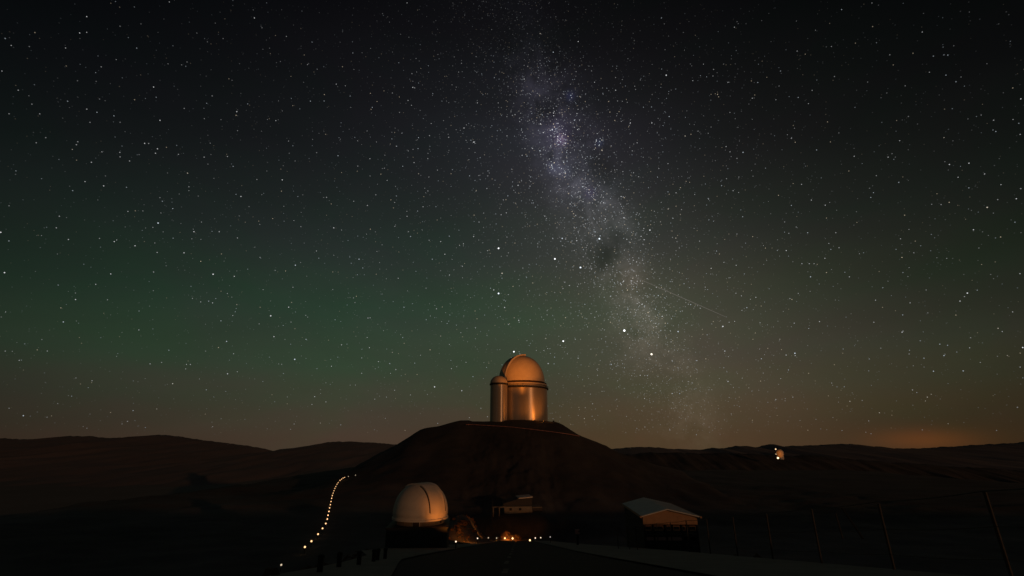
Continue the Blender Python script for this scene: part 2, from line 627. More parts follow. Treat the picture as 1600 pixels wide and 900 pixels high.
# worn centre-line dashes
y0 = 5.0
while y0 < 135:
    ln = 2.4
    mb = MB()
    vs, fs = [], []
    wob = random.uniform(-.05, .05)
    for j in range(5):
        y = y0 + ln * j / 4
        for s in (-.09, .09):
            vs.append((HEAD * y - .42 + wob + s + random.uniform(-.02, .02), y, float(road_z(y)) + .018))
    fs = [(2 * j, 2 * j + 1, 2 * j + 3, 2 * j + 2) for j in range(4)]
    mb.add(vs, fs)
    mb.build('lane_dash', 'paint', road)
    y0 += 5.6


# ------------------------------------------------------------------ far land: plain and mountain ridges
mb = MB()
n = 40
vs, fs = [], []
for j in range(n + 1):
    for i in range(n + 1):
        vs.append((-34000 + 68000 * i / n, -14000 + 52000 * j / n, -96 - 1500 * sstep(2500, 16000, math.hypot(-34000 + 68000 * i / n, -14000 + 52000 * j / n))))
for j in range(n):
    for i in range(n):
        a = j * (n + 1) + i
        fs.append((a, a + 1, a + n + 2, a + n + 1))
mb.add(vs, fs)
tag(mb.build('valley_plain', 'plain', smooth=True), 'dark plain below the mountains', kind='structure')


def ridge(name, pts, D, front, back, base, label, amp, seed, m='far_rock', nj=22):
    P = [at(x, y, D) for x, y in pts]
    px = np.array([p.x for p in P])
    pz = np.array([p.z for p in P])
    yc = float(np.mean([p.y for p in P]))
    X = np.linspace(px[0], px[-1], 760)
    zc = np.interp(X, px, pz)
    V = np.concatenate([np.linspace(-1, 0, nj), np.linspace(0.08, 1, 14)])
    vs = []
    for v in V:
        y = yc + (front * v if v < 0 else back * v)
        k = (1 - abs(v)) ** (1.15 if v < 0 else 1.4)
        for i, x in enumerate(X):
            z = base + (zc[i] - base) * k
            # gullies running down the face, fine roughness on the crest
            nn = noise.fractal(Vector((x / D * 26 + seed, y / D * 9, seed)), 1.0, 2.0, 6)
            z += amp * nn * (0.12 + 1.6 * abs(v) * (1 - abs(v)))
            if abs(v) < .2:
                z += D * .0011 * noise.fractal(Vector((x / D * 95 + seed, seed, y / D * 30)), .8, 2.1, 5) * (1 - abs(v) * 5)
            vs.append((x, y, z))
    nX = len(X)
    fs = [(j * nX + i, j * nX + i + 1, (j + 1) * nX + i + 1, (j + 1) * nX + i) for j in range(len(V) - 1) for i in range(nX - 1)]
    o = MB().add(vs, fs).build(name, m, smooth=False)
    o.data.polygons.foreach_set('use_smooth', [True] * len(o.data.polygons))
    return tag(o, label, kind='structure')


ridge('left_mountain', [(-900, 760), (-500, 712), (-300, 690), (-120, 692), (-40, 686), (0, 685), (30, 686.5), (80, 686.5), (105, 681.5), (140, 682), (170, 684),
                        (200, 683), (240, 679), (265, 680), (300, 686), (350, 692), (400, 698), (430, 706.5), (455, 701), (480, 698), (520, 690), (560, 690),
                        (605, 693), (640, 697), (700, 705), (760, 716), (820, 730)], 2600, 2050, 900, -118,
      'reddish dark mountain ridge on the left horizon', 26, 3.1)
ridge('right_mountain', [(740, 730), (800, 716), (860, 708), (920, 704), (960, 701), (985, 698.5), (1000, 698), (1022, 699), (1030, 699), (1052, 702), (1058, 700.5), (1078, 702),
                         (1092, 703), (1112, 699.5), (1130, 701), (1150, 696.5), (1168, 697), (1182, 699), (1192, 696), (1204, 694), (1211, 694.5), (1222, 697.5), (1240, 697),
                         (1290, 694.5), (1320, 693.5), (1340, 694), (1358, 697.5), (1375, 697.5), (1385, 700), (1410, 700.5), (1440, 700), (1480, 698),
                         (1530, 695), (1560, 693.5), (1600, 691), (1700, 690), (1900, 694), (2300, 720)], 5200, 3800, 1500, -330,
      'low jagged mountain ridge along the right horizon', 36, 8.4)
ridge('right_spur', [(880, 742), (930, 722), (960, 713), (1000, 708), (1050, 707), (1100, 709), (1150, 708), (1185, 709), (1205, 711), (1217, 712.5), (1230, 712.5), (1260, 711),
                     (1300, 714), (1350, 719), (1450, 726), (1600, 735), (1800, 745), (2200, 780)], 690, 330, 320, -97,
      'dark spur of land carrying the tiny far dome', 12, 15.2, 'soil')

# ------------------------------------------------------------------ big telescope building on the hill
PZ = at(816, 655.3, TOWER_D - 15).z
tc = at(816, 655.3, TOWER_D)
TX, TY = tc.x, tc.y
K = TOWER_D / F                 # metres per survey pixel there
big = empty('telescope_building', (TX, TY, PZ - .4), label='large metal-clad telescope tower with orange-lit dome on the hilltop', cat='observatory')
RB = 40 * K
HB = 47 * K + .4
MB().lathe([(0, -3), (RB, -3), (RB, HB), (0, HB)], 96).build('cladding_wall', 'metal', big, True)
# gallery ring and recessed neck under the dome
g = MB().lathe([(RB - .2, HB), (RB + .7, HB), (RB + .7, HB + .9), (RB - .4, HB + .9), (RB - .4, HB), (RB - .2, HB)], 96).build('gallery', 'dark', big, True)
MB().lathe([(RB - .9, HB + .9), (RB - .9, HB + 2.0), (RB - .1, HB + 2.0), (RB - .1, HB + 2.9), (RB - .9, HB + 2.9)], 96).build('neck_wall', 'dome', big, True)
rail = MB()
for hh in (1.45, 2.0):
    rail.tube([((RB + .6) * math.cos(a), (RB + .6) * math.sin(a), HB + hh) for a in np.linspace(0, 2 * math.pi, 73)], .05, 4)
for k in range(36):
    a = 2 * math.pi * k / 36
    rail.tube([((RB + .6) * math.cos(a), (RB + .6) * math.sin(a), HB + .85), ((RB + .6) * math.cos(a), (RB + .6) * math.sin(a), HB + 2.0)], .05, 4)
rail.build('railing', 'dark', g)
ZD = HB + 2.9
RD, HD = 36.3 * K, 43 * K
MB().lathe([(0, ZD), (RB - .3, ZD), (RB - .3, ZD + .7), (RD, ZD + 1.3)], 96).build('dome_skirt', 'slot', big, True)


def dome_prof(phi, rr=RD, hh=HD):
    return rr * math.cos(phi) ** 0.93, hh * math.sin(phi) ** 1.02


prof = [(RD, ZD + .8)] + [(dome_prof(p)[0], ZD + 1.3 + dome_prof(p)[1]) for p in np.linspace(0, math.pi / 2 - 1e-4, 26)]
bd = MB().lathe(prof, 96).build('dome', 'dome', big, True)


def shutter(ang, half, thick, z0, prof_fn, p0, p1, n=26, lift=.05):
    """raised band lying over a dome along one direction, seen from outside"""
    e = Vector((math.sin(ang), -math.cos(ang), 0))
    w = Vector((math.cos(ang), math.sin(ang), 0))
    vs, fs = [], []
    for k in range(n):
        p = p0 + (p1 - p0) * k / (n - 1)
        sg = 1
        q = p
        if p > math.pi / 2:
            q, sg = math.pi - p, -1
        r, z = prof_fn(q)
        nrm = Vector((0, 0, 1)) * math.sin(q) + e * sg * math.cos(q)
        for side in (-1, 1):
            # follow the sphere's curve sideways as well
            rr = math.sqrt(max(r * r - half * half * math.cos(q) ** 2, 0.0)) if r > half else r * .9
            c = e * sg * rr + Vector((0, 0, z0 + z))
            vs.append(c + w * side * half - nrm * .3)
            vs.append(c + w * side * half + nrm * thick)
    for k in range(n - 1):
        a = 4 * k
        fs += [(a, a + 4, a + 5, a + 1), (a + 1, a + 5, a + 7, a + 3), (a + 3, a + 7, a + 6, a + 2), (a + 2, a + 6, a + 4, a)]
    fs += [(0, 1, 3, 2), (4 * n - 4, 4 * n - 2, 4 * n - 1, 4 * n - 3)]
    return MB().add(vs, fs)


shutter(R(-66), 4.6, .55, ZD + 1.2, dome_prof, R(3), R(92)).build('slit_shutter', 'shut', bd, True)

# ------------------------------------------------------------------ the slim tower beside it
sc_ = at(779, 655.6, TOWER_D - 15.5)
KS = (TOWER_D - 15.5) / F
sm = empty('slim_telescope_tower', (sc_.x, sc_.y, PZ - .5), label='slim metal tower with small round cap left of the large telescope tower', cat='tower')
RS = 13.6 * KS
HS = 52.5 * KS + .5
MB().lathe([(0, -3), (RS, -3), (RS, HS), (0, HS)], 64).build('cladding_wall', 'metal', sm, True)
MB().lathe([(RS - .2, HS), (RS + .45, HS), (RS + .45, HS + .8), (RS, HS + 1.1), (RS - .4, HS + 1.1)], 64).build('cap_rim', 'dark', sm, True)
MB().lathe([(RS + .1, HS + 1.05)] + [((RS + .1) * math.cos(p), HS + 1.1 + 12.0 * KS * math.sin(p)) for p in np.linspace(0, math.pi / 2 - 1e-4, 16)], 64).build('cap_dome', 'dome', sm, True)

# ------------------------------------------------------------------ floodlights added to light the towers


def floodlight(x, y, label, power, tgt, cone):
    z = float(terrain(x, y)) + .0
    base = Vector((x, y, z))
    d = (tgt - base)
    rz = math.atan2(d.y, d.x) - math.pi / 2
    o = empty('floodlight', base, rz, label=label, cat='floodlight', group='added floodlights on the hilltop')
    MB().box(-.3, .3, -.25, .25, -.6, .12).build('concrete_foot', 'concrete', o)
    MB().tube([(0, 0, .1), (0, 0, .55)], .05).build('stem', 'dark', o)
    h = MB().prism([(-.45, .5), (.45, .5), (.45, 1.05), (-.45, 1.05)], -.28, .2).build('housing', 'dark', o)
    MB().box(-.40, .40, .205, .225, .54, 1.01).build('lens', 'flood', h)
    L = bpy.data.lights.new('added_flood_beam', 'SPOT')
    L.energy = power
    L.color = SODIUM
    L.spot_size = R(cone)
    L.spot_blend = 1.0
    L.shadow_soft_size = .35
    lo = bpy.data.objects.new('added_flood_beam', L)
    C.objects.link(lo)
    lo.parent = o
    lo.location = (0, .75, .95)
    dl = Vector((0, d.xy.length, d.z))
    lo.rotation_euler = dl.to_track_quat('-Z', 'Y').to_euler()


floodlight(TX + 16.5, TY - 22.5, 'small dark added floodlight right of the hilltop towers, aimed at the large tower', 5200, Vector((TX + 2, TY - 12, PZ + 13)), 88)
floodlight(TX + 11.0, TY - 24.0, 'small dark added floodlight at the front edge of the hilltop, aimed at the slim tower', 2600, Vector((sc_.x, sc_.y, PZ + 13)), 66)

# rail along the access road round the hill
pr = [(728, 663.3), (745, 663.8), (770, 665.2), (797, 667), (820, 669.5), (845, 672.4), (870, 675.6), (892, 678.8), (908, 682)]
gr = empty('guard_rail', at(800, 667.5, 250), label='thin reddish guard rail crossing the hill below the towers', cat='guard rail')
ptsr = []
for a, b in zip(pr[:-1], pr[1:]):
    for k in range(6):
        ptsr.append((a[0] + (b[0] - a[0]) * k / 6, a[1] + (b[1] - a[1]) * k / 6))
W3 = []
for x, y in ptsr:
    best = None
    for D in np.arange(225, 268, .5):
        p = at(x, y, D)
        e = abs(p.z - .8 - float(terrain(p.x, p.y)))
        if best is None or e < best[0]:
            best = (e, p)
    W3.append(best[1])
o0 = gr.location.copy()
MB().tube([p - o0 for p in W3], .16, 5).build('rail', 'redrail', gr)
for p in W3[::4]:
    zz = float(terrain(p.x, p.y)) - 1.0
    MB().tube([Vector((p.x, p.y, zz)) - o0, p - o0], .07, 4).build('post', 'rail', gr)


# ------------------------------------------------------------------ small dome beside the road
def ground_at(px, D):
    """ground point under a survey column at lens depth D"""
    lo, hi = 600.0, 1000.0
    x = (px - 800) / F * D
    y = D / CP
    for _ in range(30):
        z = float(terrain(x, y))
        y = (D - (z - CAM.z) * SP) / CP
    return Vector((x, y, float(terrain(x, y))))


D1 = 47.0
K1 = D1 / F
g1 = ground_at(654, D1)
zt = at(654, 826, D1 - 2.6).z
zr1 = at(654, 811.5, D1).z
ztop = at(654, 757.5, D1).z
sd = empty('small_dome_building', (g1.x, g1.y, g1.z), R(5), label='white telescope dome on dark square base left of the road', cat='observatory')
hb_ = zt - g1.z
hw = 45 * K1
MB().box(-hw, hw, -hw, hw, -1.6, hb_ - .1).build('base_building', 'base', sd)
MB().box(-hw - .08, hw + .08, -hw - .08, hw + .08, hb_ - .1, hb_).build('roof_slab', 'dark', sd)
hr = zr1 - g1.z
R1 = 43.3 * K1
rw = 37.8 * K1
wl = MB().lathe([(rw, hb_), (rw, hr), (rw - .2, hr)], 64).build('ring_wall', 'ringw', sd, True)
for k in range(16):
    a = 2 * math.pi * (k + .5) / 16
    e = Vector((math.cos(a), math.sin(a), 0))
    w = Vector((-math.sin(a), math.cos(a), 0))
    p = e * (rw + .0)
    vs = [p + w * s * .02 + e * q + Vector((0, 0, z)) for z in (hb_, hr - .02) for s, q in ((-1, -.02), (1, -.02), (1, .025), (-1, .025))]
    MB().add(vs, [(0, 1, 2, 3), (4, 7, 6, 5), (0, 4, 5, 1), (1, 5, 6, 2), (2, 6, 7, 3), (3, 7, 4, 0)]).build('wall_seam', 'ringw', wl)
HD1 = ztop - zr1


def prof1(phi):
    return R1 * abs(math.cos(phi)) ** .80, .42 + (HD1 - .42) * math.sin(phi) ** .94


d1 = MB().lathe([(rw - .1, hr), (R1 + .05, hr), (R1 + .05, hr + .16), (R1 - .04, hr + .19), (R1 - .04, hr + .40)] +
                [(prof1(p)[0], hr + prof1(p)[1]) for p in np.linspace(0.01, math.pi / 2 - 1e-4, 24)], 72).build('dome', 'white', sd, True)
sh = shutter(R(50) - R(5), .95, .035, hr, prof1, R(4), R(122), 30)
sh.build('slit_shutter', 'white', d1, True)


def gap_line(ang, offw, width, z0, pf, p0, p1, out):
    e = Vector((math.sin(ang), -math.cos(ang), 0))
    w = Vector((math.cos(ang), math.sin(ang), 0))
    vs, fs = [], []
    n = 28
    for k in range(n):
        p = p0 + (p1 - p0) * k / (n - 1)
        r, z = pf(p)
        nrm = (Vector((0, 0, 1)) * math.sin(p) + e * math.cos(p))
        rr = math.sqrt(max(r * r - offw * offw, .0001)) if r > abs(offw) else .1
        c = e * rr + w * offw + Vector((0, 0, z0 + z))
        for s in (-1, 1):
            vs += [c + w * s * width - nrm * .1, c + w * s * width + nrm * out]
    for k in range(n - 1):
        a = 4 * k
        fs += [(a, a + 4, a + 5, a + 1), (a + 1, a + 5, a + 7, a + 3), (a + 3, a + 7, a + 6, a + 2)]
    return MB().add(vs, fs)


gap_line(R(50) - R(5), -.985, .04, hr, prof1, R(6), R(66), .06).build('slit_gap', 'slot', d1)
gap_line(R(50) - R(5), .985, .04, hr, prof1, R(6), R(66), .06).build('slit_gap', 'slot', d1)
# hatch with a tiny pilot lamp, and a narrow slot window
al = R(1.5) - R(5)


def on_ring(ang, w, z0, z1, dep, name, m, par):
    e = Vector((math.sin(ang), -math.cos(ang), 0))
    wv = Vector((math.cos(ang), math.sin(ang), 0))
    p = e * rw
    vs = [p + wv * s * w + e * q + Vector((0, 0, z)) for z in (z0, z1) for s, q in ((-1, -.25), (1, -.25), (1, dep), (-1, dep))]
    return MB().add(vs, [(0, 1, 2, 3), (4, 7, 6, 5), (0, 4, 5, 1), (1, 5, 6, 2), (2, 6, 7, 3), (3, 7, 4, 0)]).build(name, m, par)


ht = on_ring(al, .30, hb_ + .02, hr - .03, .10, 'hatch', 'slot', sd)
on_ring(al, .36, hb_ + .01, hr - .012, .04, 'hatch_frame', 'white', sd)
on_ring(R(62), .10, hb_ + .12, hr - .05, .05, 'slot_window', 'slot', sd)
e = Vector((math.sin(al), -math.cos(al), 0)) * (rw + .13) + Vector((0, 0, hb_ + .42))
MB().lathe([(0, -.02), (.022, -.012), (.022, .012), (0, .02)], 10).build('pilot_lamp', emit('pilot_light', (.8, .9, 1), .5), ht, loc=e)
for k in (-1, 1):
    MB().box(-.02 + k * hw * .33, .02 + k * hw * .33, -hw - .03, -hw + .01, -.3, hb_ - .12).build('cladding_joint', 'dark', sd)
MB().box(hw * .45, hw * .78, -hw - .04, -hw + .02, .0, 1.5).build('door', 'dark', sd)

# ------------------------------------------------------------------ shed on the right
D2 = 46.0
K2 = D2 / F
sx0, sx1 = at(1003, 806, D2).x, at(1090, 806, D2).x
ze = at(1046, 806.5, D2).z
zp = at(1042, 795.5, D2).z
sy = at(1046, 808, D2).y
gs = float(terrain((sx0 + sx1) / 2, sy + 4))
shed = empty('gabled_shed', ((sx0 + sx1) / 2, sy, gs), R(-2.0), label='gabled shed with pale roof and gable tinted as lit orange, right of the road', cat='shed')
hw2 = (sx1 - sx0) / 2
LEN = 9.5
h_e, h_p = ze - gs, zp - gs
zgb = at(1046, 819, D2).z - gs
xp = -hw2 * .10
MB().box(-hw2 + .12, -hw2 + .24, .1, LEN, -2, h_e - .05).build('side_wall', 'wall', shed)
MB().box(hw2 - .24, hw2 - .12, .1, LEN, -2, h_e - .05).build('side_wall', 'wall', shed)
MB().prism([(-hw2 + .12, -2), (hw2 - .12, -2), (hw2 - .12, h_e - .06), (xp, h_p - .14), (-hw2 + .12, h_e - .06)], LEN - .1, LEN).build('back_wall', 'wall', shed)
gbl = MB().prism([(-hw2 + .10, zgb), (hw2 - .10, zgb), (hw2 - .10, h_e - .04), (xp, h_p - .12), (-hw2 + .10, h_e - .04)], .0, .10).build('gable', 'gable', shed)
nb = 14
for k in range(1, nb):
    x = -hw2 + .1 + (2 * hw2 - .2) * k / nb
    topz = h_e - .05 + (h_p - .14 - h_e + .04) * (1 - abs((x - xp) / (hw2 - .1 + (xp if x < xp else -xp))))
    MB().box(x - .012, x + .012, -.012, .004, zgb + .01, topz).build('board_batten', 'gable', gbl)
for name, a, b in (('left', (-hw2 - .12, h_e), (xp, h_p)), ('right', (xp, h_p), (hw2 + .12, h_e))):
    rf = MB().prism([(a[0], a[1] - .06), (b[0], b[1] - .06), (b[0], b[1] + .02), (a[0], a[1] + .02)], -.35, LEN + .2).build('roof_sheet', 'roof', shed)
    for k in range(14):
        f = (k + .5) / 14
        x = a[0] + (b[0] - a[0]) * f
        z = a[1] + (b[1] - a[1]) * f
        MB().box(x - .018, x + .018, -.34, LEN + .18, z + .01, z + .055).build('roof_seam', 'roof', rf)
for s in (-1, 1):
    MB().tube([(s * (hw2 + .16), -.42, h_e - .04), (s * (hw2 + .16), LEN + .2, h_e - .04)], .10, 8).build('gutter', 'gable', shed)
# front: posts, window band, dark boards, low pink panels
z2, z3, z4, z5 = [at(1046, yy, D2).z - gs for yy in (820.5, 829, 837.5, 843)]
MB().box(-hw2 + .12, hw2 - .12, .13, .2, z4 + .01, z3 - .01).build('dark_boarding', 'wall', shed)
MB().box(-hw2 + .12, hw2 - .12, .22, .3, -2, z5).build('front_wall', 'wall', shed)
xx = [-hw2 + .15, -hw2 + 1.0, -hw2 + 2.15, -hw2 + 2.9, -hw2 + 3.75, -hw2 + 4.3, hw2 - .2]
for a, b in zip(xx[:-1], xx[1:]):
    wn = MB().box(a + .10, b - .10, .12, .16, z3 + .02, z2 - .02).build('window', 'gable', shed)
    MB().box(a + .16, b - .16, .10, .118, z3 + .14, z2 - .1).build('pane', 'glass', wn)
for a, b in ((-hw2 + .2, -hw2 + 1.05), (-hw2 + 1.2, -hw2 + 2.25), (-hw2 + 2.4, -hw2 + 3.75)):
    MB().box(a, b, .10, .2, z5 + .01, z4 - .02).build('low_panel', 'pink', shed)
for x in (-hw2 + .14, -hw2 + 1.1, -hw2 + 2.3, -hw2 + 3.85, -hw2 + 4.5, hw2 - .16):
    MB().box(x - .05, x + .05, .02, .12, -2, z2).build('front_post', 'postm', shed)
# stair handrail left of the shed
hp = [at(963, 799, 42), at(964, 822, 41), at(972, 834, 40), at(983, 845, 39), at(996, 853.5, 38)]
hrl = empty('stair_handrail', ground_at(996, 38), label='thin curved handrail coming down beside the shed', cat='handrail')
b0 = hrl.location.copy()
MB().tube([p - b0 for p in hp[1:]], .045, 6).build('rail', 'rail', hrl)
for p in (hp[1], hp[3], hp[4]):
    gz_ = float(terrain(p.x, p.y)) - .5
    MB().tube([Vector((p.x, p.y, gz_)) - b0, p - b0], .035, 6).build('post', 'rail', hrl)

# ------------------------------------------------------------------ fence on the right shoulder
fb = Vector((12.0 + HEAD * 20, 20, float(road_z(20))))
fence = empty('wire_fence', fb, label='wire fence with thin grey posts along the right edge of the road shoulder', cat='fence')


def fence_pt(d, h, lean=0.0):
    y = (d + .31) / .8957
    return Vector((12.0 + HEAD * y + lean * h, y, float(road_z(y)) + .05 + h)) - fb


fd = [7.7, 11.3, 14.85, 18.4, 21.9, 25.4, 29.0, 32.5, 36.0, 39.6, 43.2, 46.8, 50.4]
leans = [.0, .03, .02, .01, -.005, .0, .0, .01, 0, 0, 0, 0, 0]
tops = []
for d, ln in zip(fd, leans):
    hgt = 1.96 + random.uniform(-.03, .03)
    p0, p1 = fence_pt(d, -.5, -ln), fence_pt(d, hgt, -ln)
    MB().tube([p0, p1], .042, 7).build('post', 'postm', fence, True)
    tops.append((d, -ln))
for hh, rr in ((2.0, .018), (1.18, .014), (.45, .010)):
    path = []
    for (d0, l0), (d1_, l1) in zip(tops[:-1], tops[1:]):
        for k in range(5):
            f = k / 5
            sag = -.05 * math.sin(math.pi * f)
            path.append(fence_pt(d0 + (d1_ - d0) * f, hh + sag, l0 + (l1 - l0) * f))
    MB().tube(path, rr, 4).build('wire', 'rail', fence)
MB().tube([fence_pt(16.6, 1.9, -.02), fence_pt(15.9, .9, -.02)], .04, 6).build('brace', 'postm', fence, True)
MB().tube([fence_pt(17.0, 1.75, -.02), fence_pt(16.9, .9, -.02)], .03, 6).build('brace', 'postm', fence, True)

# ------------------------------------------------------------------ dark bollards on the left shoulder
bp_ = None
for k, (d, X) in enumerate(((13.8, -5.85), (16.2, -6.2), (17.5, -5.95), (19.8, -6.1), (21.0, -6.3), (22.2, -6.3))):
    y = (d + .31) / .8957
    loc = Vector((X + HEAD * y, y, float(road_z(y)) + .07))
    if bp_ is None:
        bp_ = MB().lathe([(0, -.3), (.085, -.3), (.085, .36), (.10, .37), (.10, .44), (.06, .47), (0, .475)], 14).build('bollard', 'dark', None, True)
        b = bp_
    else:
        b = bp_.copy()
        C.objects.link(b)
    b.location = loc
    b.rotation_euler = (random.uniform(-.05, .05), random.uniform(-.05, .05), 0)
    tag(b, 'short dark bollard on the left shoulder, %s from the camera' % (['nearest', 'second', 'third', 'fourth', 'fifth', 'sixth and last'][k]), 'bollard', 'dark bollards on the left shoulder')


# ------------------------------------------------------------------ lamps
def bollard_lamp(rad, bulb, hgt):
    o = bpy.data.objects.new('bollard_lamp', None)
    C.objects.link(o)
    MB().lathe([(0, -.4), (.05, -.4), (.05, hgt - rad * 1.1), (.08, hgt - rad * 1.05), (0, hgt - rad * 1.04)], 10).build('lamp_post', 'dark', o, True)
    MB().lathe([(0.001, hgt - rad)] + [(rad * math.cos(p), hgt + rad * math.sin(p)) for p in np.linspace(-1.45, 1.45, 9)] + [(0.001, hgt + rad)], 12).build('bulb', bulb, o, True)
    return o


def road_lamp(px, D, hgt, rad, strength, col, power, label, aim=None, cone=62):
    g = ground_at(px, D)
    o = bollard_lamp(rad, emit('lamp_bulb', col, strength), hgt)
    o.location = g
    tag(o, label, 'lamp', 'lit lamps beside the road')
    if power:
        L = bpy.data.lights.new('lamp_light', 'SPOT' if aim else 'POINT')
        L.energy = power
        L.color = (1.0, .27, .032)
        L.shadow_soft_size = .08
        lo = bpy.data.objects.new('lamp_light', L)
        C.objects.link(lo)
        lo.parent = o
        lo.location = (0, 0, hgt + rad + .12)
        if aim:
            L.spot_size, L.spot_blend = R(cone), 1.0
            lo.rotation_euler = (aim - (g + lo.location)).to_track_quat('-Z', 'Y').to_euler()
    return o


WARM = (1.0, .60, .27)
COOL = (1.0, .74, .52)
road_lamp(712, 43.0, .62, .065, 2.0, COOL, 300, 'lit bollard lamp beside the small dome, nearest on the left of the road', Vector((g1.x + .9, g1.y, hr + g1.z + 2.8)), 60)
road_lamp(746, 73, .80, .095, 1.6, COOL, 1700, 'second lit lamp left of the road, below the earth bank', Vector((-11.5, 101, float(terrain(-11.5, 101)) + 1.0)), 84)
road_lamp(763, 100, .70, .11, .8, COOL, 900, 'third lit lamp left of the road, small and pale', Vector((-11.5, 122, float(terrain(-11.5, 122)) + 1.5)), 84)
road_lamp(776, 126, .70, .14, .9, COOL, 60, 'fourth lit lamp left of the road, last before the glowing mound')
road_lamp(789, 127, .70, .20, 3.0, WARM, 620, 'bright orange lamp before the glowing mound, left of the pair', ground_at(795, 131) + Vector((0, 0, .1)), 100)
road_lamp(801, 125, .65, .22, 3.2, WARM, 760, 'bright orange lamp before the glowing mound, right of the pair', ground_at(800, 131) + Vector((0, 0, .1)), 100)
road_lamp(828, 112, .30, .20, 2.6, WARM, 780000, 'big low bright lamp at the right edge of the road end', Vector((TX - 1, TY - 8, PZ + 34)), 12.6)  # narrow beam onto the hilltop tower is added to this lamp
road_lamp(836.5, 126, .75, .15, 1.8, COOL, 0, 'lit lamp right of the road end, next to the big low lamp')
road_lamp(845, 112, .85, .13, 1.4, COOL, 0, 'lit lamp right of the road end, second beyond the big low lamp')
road_lamp(860, 84, 1.0, .09, .6, (1, .9, .8), 0, 'faint pale lamp standing alone right of the road end')

path_px = [(413, 899), (439.4, 882.6), (476.4, 854.6), (486.6, 845.6), (497, 834.6), (504, 825.6), (509, 818), (511.4, 811), (512.6, 805), (514, 799), (515, 793.6), (516.2, 788.6),
           (517.2, 783.6), (518.2, 779), (519.2, 774.6), (520.6, 770), (521.8, 766.4), (523.2, 763), (524.8, 759.6), (526.6, 756.2), (528.4, 753.6),
           (531.2, 750.6), (533.6, 748.8), (536, 747.2), (538.6, 745.8), (544.4, 744.4), (555.4, 742.4)]
pl = None
prev_lamp = None
for k, (x, y) in enumerate(path_px):
    # find where the sight line meets lamp height above the valley floor
    hit = None
    for D in np.arange(35, 330, .25):
        p = at(x, y, D)
        if p.z < float(terrain(p.x, p.y)) + .95 and D > 45:
            hit = p
            break
    if hit is None:
        hit = at(x, y, 280)
    gzv = float(terrain(hit.x, hit.y))
    dim = k in (0, 1, 25, 26)
    key = 'dim' if dim else 'lit'
    if pl is None:
        pl = {'lit': bollard_lamp(.135, 'bulb', .95), 'dim': bollard_lamp(.13, emit('faint_bulb', (1, .8, .55), .8), .95)}
        used = set()
    if key in used:
        o = copy_tree(pl[key])
    else:
        o = pl[key]
        used.add(key)
    o.name = 'path_lamp'
    o.location = (hit.x, hit.y, hit.z - .95)
    if k < 13 and not dim:
        o.scale = [1.2 - .015 * k] * 3
        o.location.z = hit.z - .95 * o.scale[0]
    elif not dim:
        o.scale = [random.uniform(.88, 1.1)] * 3
    tag(o, '%s globe lamp on the curving path left of the hill, %s from the bottom' % ('faint' if dim else 'lit', ORD[k]), 'lamp', 'globe lamps along the curving path')
    if k == 1:
        # cable strung between the two nearest lamps
        pa, pb = prev_lamp + Vector((0, 0, .7)), Vector(o.location) + Vector((0, 0, .7))
        MBc = MB().tube([pa + (pb - pa) * f + Vector((0, 0, -.25 * math.sin(math.pi * f))) - pa for f in np.linspace(0, 1, 9)], .03, 4)
        tag(MBc.build('lamp_cable', 'rail', None, loc=pa), 'thin cable strung between the two nearest path lamps', 'cable')
    prev_lamp = Vector(o.location)

# ------------------------------------------------------------------ rocks on the lit bank and the mound at the road end
def rock_mesh(seed, m):
    bm = bmesh.new()
    bmesh.ops.create_icosphere(bm, subdivisions=2, radius=1)
    for v in bm.verts:
        n_ = noise.fractal(v.co * 1.3 + Vector((seed, 0, 0)), 1, 2, 4)
        v.co *= 1 + .45 * n_
        v.co.z *= .7
    me = bpy.data.meshes.new('rock')
    bm.to_mesh(me)
    bm.free()
    me.materials.append(M[m])
    return me


protos = [rock_mesh(3.7 * k + 1, 'stone') for k in range(5)]


def rock_heap(name, centers, label):
    """loose stones joined into one mass"""
    V, Fc = [], []
    for (x, y, r) in centers:
        pm = random.choice(protos)
        a = random.uniform(0, 6.28)
        sx, sy_, sz = [r * random.uniform(.7, 1.3) for _ in range(3)]
        z = float(terrain(x, y)) + r * .15
        o = len(V)
        for v in pm.vertices:
            q = v.co
            V.append((x + (q.x * math.cos(a) - q.y * math.sin(a)) * sx, y + (q.x * math.sin(a) + q.y * math.cos(a)) * sy_, z + q.z * sz))
        Fc += [tuple(i + o for i in p.vertices) for p in pm.polygons]
    me = bpy.data.meshes.new(name)
    me.from_pydata(V, [], Fc)
    me.materials.append(M['stone'])
    o = bpy.data.objects.new(name, me)
    C.objects.link(o)
    return tag(o, label, 'stones', kind='stuff')


cs = [(random.gauss(-.4, 1.5), random.gauss(145.0, .8), abs(random.gauss(.12, .10)) + .05) for _ in range(130)]
rock_heap('loose_stones', cs, 'loose brown stones on the glowing mound at the road end')
cs = []
for _ in range(260):
    y = random.uniform(62, 146)
    cs.append((-random.uniform(8.8, 19) + HEAD * y, y, abs(random.gauss(.16, .16)) + .05))
rock_heap('bank_stones', cs, 'loose brown stones scattered over the earth bank left of the road')
cs = []
for _ in range(500):
    y = random.uniform(8, 110)
    s = random.choice((-1, 1))
    ed = float(edge_left(y)) if s < 0 else float(edge_right(y))
    cs.append((s * (ed + abs(random.gauss(.4, 1.6))) + HEAD * y, y, abs(random.gauss(.06, .08)) + .03))
rock_heap('verge_stones', cs, 'small stones along both outer edges of the shoulders')

